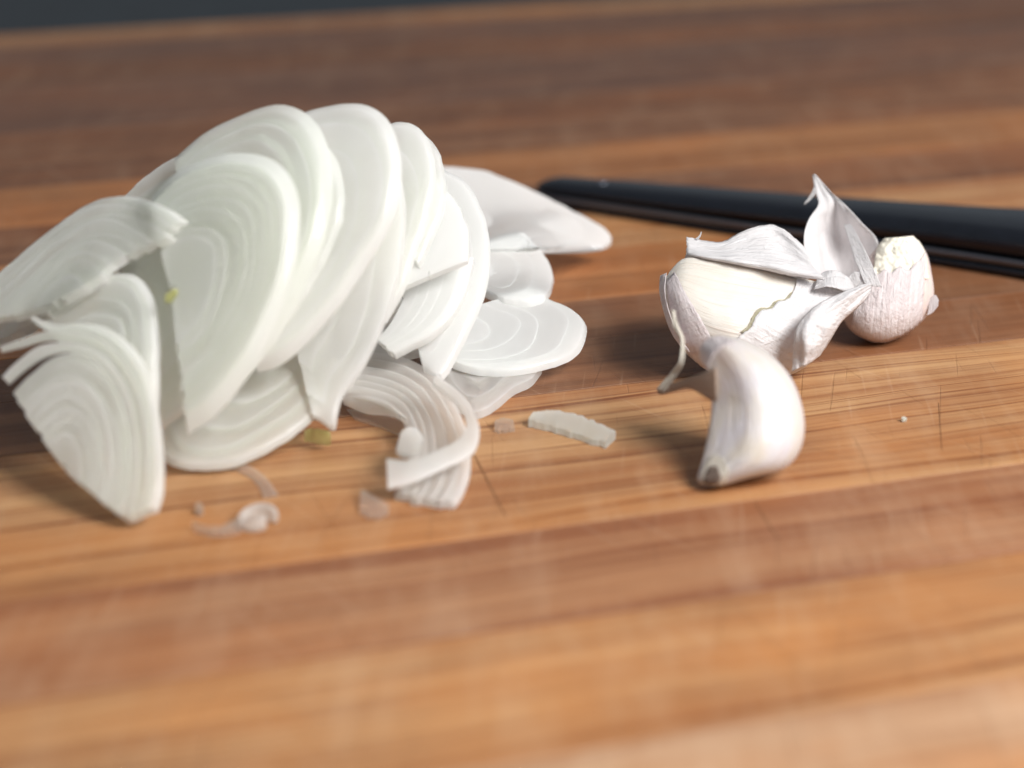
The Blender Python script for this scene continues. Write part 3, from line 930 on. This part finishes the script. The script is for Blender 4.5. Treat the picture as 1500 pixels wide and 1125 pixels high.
def sheet(name, rows, mat, parent, n=30, th=0.00012, crumple=0.0, seed=3, fray=0.0, uvflip=False):
    """papery sheet lofted through rows of (px, py, depth) points"""
    rr = np.random.default_rng(seed)
    R = [catmull(r, n) for r in rows]
    M = max(16, 5 * len(rows))
    G = np.zeros((M, n, 3))
    for j in range(n):
        G[:, j] = catmull([r[j] for r in R], M) if len(rows) > 2 else np.linspace(0, 1, M)[:, None] * (R[1][j] - R[0][j]) + R[0][j]
    f = rr.uniform(0, 6.28, 8)
    ii, jj = np.meshgrid(np.linspace(0, 1, M), np.linspace(0, 1, n), indexing='ij')
    if crumple:
        G[..., 2] += crumple * (np.sin(ii * 9 + f[0] + jj * 3) * np.sin(jj * 8 + f[1]) + 0.5 * np.sin(jj * 21 + f[2] + 4 * ii) + 0.35 * np.sin(ii * 23 + jj * 13 + f[3]))
    if fray:
        G[0, :, 1] += rr.uniform(-1, 1, n) * fray; G[-1, :, 1] += rr.uniform(-1, 1, n) * fray
        G[:, 0, 0] += rr.uniform(-1, 1, M) * fray; G[:, -1, 0] += rr.uniform(-1, 1, M) * fray
    P = W(G[..., 0], G[..., 1], G[..., 2])
    P[..., 2] = np.maximum(P[..., 2], 0.0002)
    V = P.reshape(-1, 3)
    fs = [(i * n + j, i * n + j + 1, (i + 1) * n + j + 1, (i + 1) * n + j) for i in range(M - 1) for j in range(n - 1)]
    uv = np.stack([ii, jj] if uvflip else [jj, ii], -1).reshape(-1, 2)
    o = mesh_obj(name, V, fs, mat, parent, uvs=uv)
    md = o.modifiers.new('thick', 'SOLIDIFY'); md.thickness = th; md.offset = 0
    return o

def patch(name, cA, cB, body, mat, parent, off=0.0003, n=26, m=22, seed=4, fray=0.0, th=0.00012, uvflip=False, curl=0.0, lump=0.0):
    """skin following the body's surface between two photo curves"""
    rr = np.random.default_rng(seed)
    vs = [v.co for v in body.data.vertices]
    bvh = BVHTree.FromPolygons([tuple(v) for v in vs], [tuple(p.vertices) for p in body.data.polygons])
    po = np.array(body.parent.location) if body.parent else np.zeros(3)
    A, B = catmull(cA, n), catmull(cB, n)
    if fray:
        A = A + rr.uniform(-1, 1, A.shape) * fray
        B = B + rr.uniform(-1, 1, B.shape) * fray
    P, uv = [], []
    for i in range(m):
        t = i / (m - 1)
        for j in range(n):
            p = A[j] * (1 - t) + B[j] * t
            r = ray(p[0], p[1]); r = r / np.linalg.norm(r)
            hit, nrm, idx, dist = bvh.ray_cast(Vector(CAMP - po), Vector(r))
            if hit is None:
                q = W(p[0], p[1], 0.33) - po
                # closest point of the body to the ray
                best = None
                for dd in np.linspace(0.26, 0.40, 60):
                    w = W(p[0], p[1], dd) - po
                    loc, nn, _, ds = bvh.find_nearest(Vector(w))
                    if best is None or ds < best[0]:
                        best = (ds, w, loc, nn)
                pt = np.array(best[2]) + np.array(best[3]) * off if best[0] > 0.0012 else best[1]
            else:
                e = off + curl * (max(0, 1 - t * 6) + max(0, 1 - (1 - t) * 6)) * 0.5
                if lump:
                    from mathutils import noise as mn
                    hv = hit * 1.0
                    e = e + lump * (mn.noise(hv * 500) + 0.7 * mn.noise(hv * 1200) + 0.5 * mn.noise(hv * 2800))
                pt = np.array(hit) - r * e
            P.append(pt + po); uv.append((t, j / n) if uvflip else (j / n, t))
    fs = [(i * n + j, i * n + j + 1, (i + 1) * n + j + 1, (i + 1) * n + j) for i in range(m - 1) for j in range(n - 1)]
    o = mesh_obj(name, P, fs, mat, parent, uvs=uv)
    md = o.modifiers.new('thick', 'SOLIDIFY'); md.thickness = th; md.offset = 0
    return o

def hrows(cols, d):
    return [((x, yt), (x, yb), d + dz) for (x, yt, yb, dz) in cols]

# ---- left clove (broad, creamy inner face)
c1 = hrows([(972, 412, 440, 0.000), (984, 394, 480, 0.0), (1003, 378, 515, 0.0), (1035, 380, 540, 0.0), (1080, 387, 553, 0.0), (1125, 396, 556, 0.001), (1165, 405, 546, 0.0015),
            (1198, 413, 522, 0.002), (1222, 421, 487, 0.002), (1240, 428, 452, 0.002), (1248, 432, 440, 0.002)], 0.335)
off1 = body_depth_for_floor(c1, 0.8)
print('clove1 offset', off1)
c1 = shift(c1, off1)
g1p = ground(np.array(1100.), np.array(540.))
g1 = thing('garlic_clove', 'broad garlic clove with creamy cracked inner face and torn paper on top', 'garlic clove', g1p, 'unpeeled garlic cloves')
b1 = blob('clove_body', c1, m_clove_cream, g1, 0.8, NR=56, NS=36, ridge=0.55)
D1 = 0.335 + off1
CR = [(1168, 408), (1161, 427), (1150, 438), (1136, 441), (1128, 450), (1112, 452), (1103, 464), (1097, 476), (1086, 486), (1076, 500), (1068, 524), (1062, 549)]
patch('outer_skin', [(976, 412), (981, 450), (994, 495), (1014, 525), (1040, 546)], [(988, 398), (1006, 432), (1026, 466), (1044, 502), (1056, 549)], b1, m_paper_pink, g1, 0.0005, n=36, m=14, fray=0.5, seed=26)
patch('crack', [(x - 0.8, y) for x, y in CR[1:9]], [(x + 4, y + 2.5) for x, y in CR[1:9]], b1, m_flesh, g1, 0.00022, n=44, m=5, fray=0.7, seed=5)
CW = [0.0, 1.0, 2, 2, 3, 3.5, 3, 4, 3, 1, 0, 0]
patch('lower_skin', [(x + w, y + w * 0.7) for (x, y), w in zip(CR, CW)], [(1240, 430), (1236, 452), (1222, 487), (1198, 522), (1150, 551), (1105, 556)], b1, m_paper, g1, 0.0005, n=44, fray=0.7, seed=6)
sheet('paper_flap', [
    [(1003, 379, D1 + 0.004), (1050, 386, D1 + 0.0035), (1100, 394, D1 + 0.003), (1150, 404, D1 + 0.002), (1206, 410, D1 - 0.001)],
    [(1005, 372, D1 + 0.001), (1050, 379, D1 - 0.002), (1100, 387, D1 - 0.003), (1150, 396, D1 - 0.003), (1204, 404, D1 - 0.002)],
    [(1006, 358, D1 + 0.003), (1052, 366, D1 + 0.003), (1100, 366, D1 + 0.004), (1150, 368, D1 + 0.005), (1190, 388, D1 + 0.002)],
    [(1005, 347, D1 + 0.005), (1054, 355, D1 + 0.007), (1088, 339, D1 + 0.009), (1135, 330, D1 + 0.010), (1180, 362, D1 + 0.006)]],
    m_paper, g1, n=44, crumple=0.0005, fray=0.8, seed=8, uvflip=True)
sheet('paper_fray', [[(1018, 350, D1 + 0.005), (1024, 345, D1 + 0.005), (1027, 339, D1 + 0.005)], [(1021, 352, D1 + 0.005), (1026, 347, D1 + 0.005), (1028, 340, D1 + 0.005)]], m_paper, g1, n=8)
sheet('side_skin', [
    [(967, 404, D1 - 0.001), (966, 425, D1 - 0.002), (972, 455, D1 - 0.003), (984, 488, D1 - 0.004), (1002, 514, D1 - 0.005)],
    [(976, 400, D1 - 0.003), (974, 425, D1 - 0.0045), (979, 452, D1 - 0.006), (990, 484, D1 - 0.007), (1010, 516, D1 - 0.008)]], m_paper_pink, g1, n=26, crumple=0.0002, fray=0.5, seed=9)
# twisted dry neck of this clove, reaching over the right one
sheet('twisted_neck', [
    [(1160, 545, D1 - 0.008), (1163, 505, D1 - 0.0095), (1168, 478, D1 - 0.0095), (1190, 452, D1 - 0.0075), (1225, 432, D1 - 0.004), (1262, 418, D1 - 0.001), (1276, 414, D1 + 0.001)],
    [(1172, 538, D1 - 0.0095), (1180, 500, D1 - 0.0115), (1190, 472, D1 - 0.0115), (1210, 456, D1 - 0.0085), (1238, 440, D1 - 0.005), (1264, 424, D1 - 0.0015), (1276, 418, D1 + 0.0005)],
    [(1186, 532, D1 - 0.008), (1200, 502, D1 - 0.0095), (1214, 480, D1 - 0.0085), (1228, 464, D1 - 0.006), (1248, 450, D1 - 0.003), (1266, 434, D1 - 0.001), (1276, 424, D1 + 0.001)],
    [(1200, 522, D1 - 0.005), (1216, 498, D1 - 0.0055), (1227, 480, D1 - 0.0045), (1236, 468, D1 - 0.003), (1250, 456, D1 - 0.001), (1266, 440, D1 + 0.000), (1275, 428, D1 + 0.0015)]],
    m_paper, g1, n=44, crumple=0.0006, seed=10, fray=0.4)
sheet('neck_flake', [[(1195, 412, D1), (1205, 400, D1 + 0.001), (1222, 396, D1 + 0.001), (1240, 404, D1 + 0.002), (1250, 416, D1 + 0.002)],
                     [(1192, 424, D1 - 0.002), (1210, 420, D1 - 0.003), (1225, 422, D1 - 0.003), (1240, 426, D1 - 0.002), (1256, 430, D1)]], m_paper, g1, n=20, crumple=0.0002, fray=0.5, seed=12)

# ---- right clove (pinkish, root plate on top, open paper hood)
c2 = [((1294, 350), (1338, 345), 0.3535), ((1272, 378), (1357, 370), 0.3535), ((1252, 408), (1365, 402), 0.353), ((1238, 438), (1368, 434), 0.3525), ((1234, 462), (1359, 460), 0.352),
      ((1246, 484), (1338, 482), 0.3515), ((1264, 496), (1314, 496), 0.351), ((1280, 502), (1298, 502), 0.351)]
off2 = body_depth_for_floor(c2, 0.85)
print('clove2 offset', off2)
c2 = shift(c2, off2)
D2 = 0.3525 + off2
g2p = ground(np.array(1290.), np.array(495.))
g2 = thing('garlic_clove', 'pinkish garlic clove with crumbly root plate and upright pointed paper hood', 'garlic clove', g2p, 'unpeeled garlic cloves')
b2 = blob('clove_body', c2, m_clove_pink, g2, 0.85, NR=48, NS=34)
patch('outer_skin', [(1258, 416), (1270, 405), (1279, 396), (1286, 402), (1296, 394), (1306, 399), (1318, 390), (1330, 396), (1341, 386), (1350, 378), (1357, 366)], [(1246, 480), (1265, 494), (1285, 500), (1305, 498), (1330, 488), (1350, 470)], b2, m_paper_pink, g2, 0.0013, seed=14, fray=0.7, n=60, m=26)
root_plate = patch('root_plate', [(1296, 349), (1286, 360), (1282, 376), (1280, 390), (1272, 404), (1272, 412)], [(1338, 346), (1348, 356), (1355, 370), (1358, 384), (1360, 398), (1360, 408)], b2, m_root, g2, 0.0006, n=40, m=40, seed=4, fray=0.8, lump=0.0006)
sheet('skin_tab', [[(1362, 438, D2 - 0.003), (1370, 432, D2 - 0.003), (1375, 440, D2 - 0.003)], [(1358, 462, D2 - 0.004), (1366, 458, D2 - 0.004), (1374, 448, D2 - 0.004)]], m_paper_pink, g2, n=12, seed=17)
sheet('paper_hood', [
    [(1190, 257, D2 + 0.006), (1193, 255, D2 + 0.006), (1196, 258, D2 + 0.006)],
    [(1194, 280, D2 + 0.004), (1206, 276, D2 + 0.005), (1219, 283, D2 + 0.004)],
    [(1199, 299, D2 + 0.002), (1222, 298, D2 + 0.0035), (1243, 305, D2 + 0.002)],
    [(1185, 321, D2 - 0.001), (1222, 324, D2 + 0.006), (1263, 327, D2 + 0.001)],
    [(1178, 346, D2 - 0.003), (1224, 352, D2 + 0.009), (1284, 350, D2 + 0.001)],
    [(1181, 376, D2 - 0.004), (1228, 384, D2 + 0.009), (1288, 376, D2 - 0.000)],
    [(1196, 406, D2 - 0.004), (1238, 414, D2 + 0.005), (1286, 408, D2 - 0.002)],
    [(1216, 430, D2 - 0.005), (1248, 436, D2 - 0.002), (1282, 430, D2 - 0.005)]], m_paper, g2, n=40, crumple=0.0003, seed=18)
sheet('hood_fray', [[(1194, 270, D2 + 0.004), (1190, 280, D2 + 0.004), (1184, 290, D2 + 0.004), (1177, 299, D2 + 0.004)], [(1198, 275, D2 + 0.004), (1194, 284, D2 + 0.004), (1187, 293, D2 + 0.004), (1178, 300, D2 + 0.004)]], m_paper, g2, n=12, crumple=0.0002)
sheet('paper_strip', [[(1236, 330, D2 + 0.000), (1243, 350, D2 - 0.003), (1252, 380, D2 - 0.007), (1262, 405, D2 - 0.010), (1268, 418, D2 - 0.011)],
                      [(1246, 328, D2 - 0.001), (1256, 345, D2 - 0.004), (1270, 372, D2 - 0.008), (1283, 400, D2 - 0.0105), (1292, 421, D2 - 0.0115)]], m_paper, g2, n=24, crumple=0.0, seed=19)
sheet('skin_flake', [[(1240, 410, D2 - 0.009), (1252, 398, D2 - 0.009), (1268, 402, D2 - 0.0095)], [(1248, 424, D2 - 0.010), (1262, 420, D2 - 0.0105), (1280, 418, D2 - 0.011)]], m_paper, g2, n=14, crumple=0.0001, fray=0.6, seed=20)

# ---- front clove (smooth white crescent)
c3 = [((1038, 500), (1060, 492), 0.3045), ((1030, 512), (1094, 499), 0.3045), ((1034, 535), (1130, 521), 0.304), ((1040, 562), (1158, 552), 0.3035), ((1042, 595), (1174, 590), 0.303),
      ((1038, 630), (1179, 630), 0.302), ((1032, 660), (1170, 664), 0.301), ((1026, 684), (1146, 688), 0.300), ((1021, 702), (1092, 702), 0.299), ((1027, 710), (1062, 711), 0.2985)]
off3 = body_depth_for_floor(c3, 0.9)
print('clove3 offset', off3)
c3 = shift(c3, off3)
D3 = 0.302 + off3
g3p = ground(np.array(1080.), np.array(690.))
g3 = thing('garlic_clove', 'smooth white crescent garlic clove with dark root end and dry tail, lying in front', 'garlic clove', g3p, 'unpeeled garlic cloves')
b3 = blob('clove_body', c3, m_clove, g3, 0.9, NR=56, NS=40, ridge=0.5)
blob('dry_tail', [((1050, 538), (1050, 592), D3 + 0.0), ((1030, 546), (1030, 580), D3 + 0.002), ((1010, 553), (1010, 569), D3 + 0.0045), ((988, 560), (988, 573), D3 + 0.007), ((970, 566), (970, 578), D3 + 0.0095), ((963, 570), (963, 576), D3 + 0.0105)],
     m_tail, g3, 0.4, NR=20, NS=22)
patch('root_collar', [(1026, 704), (1032, 682), (1044, 668), (1058, 672)], [(1034, 711), (1048, 712), (1062, 709), (1068, 690)], b3, m_cream, g3, 0.00018, seed=27, fray=1.6, n=18, m=12)
patch('root_end', [(1029, 704), (1036, 690), (1042, 682), (1050, 684)], [(1033, 709), (1043, 711), (1051, 709), (1055, 698)], b3, m_dark, g3, 0.0003, seed=22, fray=2.0, n=14, m=10)
sheet('skin_flap', [[(1027, 530, D3 - 0.001), (1026, 510, D3 - 0.001), (1038, 496, D3 + 0.000), (1056, 491, D3 + 0.001)],
                    [(1037, 540, D3 - 0.009), (1044, 522, D3 - 0.009), (1058, 508, D3 - 0.0085), (1078, 502, D3 - 0.007)]], m_paper_pink, g3, n=20, crumple=0.0002, seed=23)
sheet('dry_thread', [[(984, 454, D3 + 0.012), (987, 478, D3 + 0.011), (997, 500, D3 + 0.010), (995, 528, D3 + 0.008), (984, 545, D3 + 0.009), (962, 571, D3 + 0.010)],
                     [(988, 454, D3 + 0.012), (993, 476, D3 + 0.011), (1002, 500, D3 + 0.010), (1001, 532, D3 + 0.008), (992, 550, D3 + 0.009), (972, 574, D3 + 0.0095)]], m_cream, g3, n=30, th=0.0003, crumple=0.0002, seed=24)
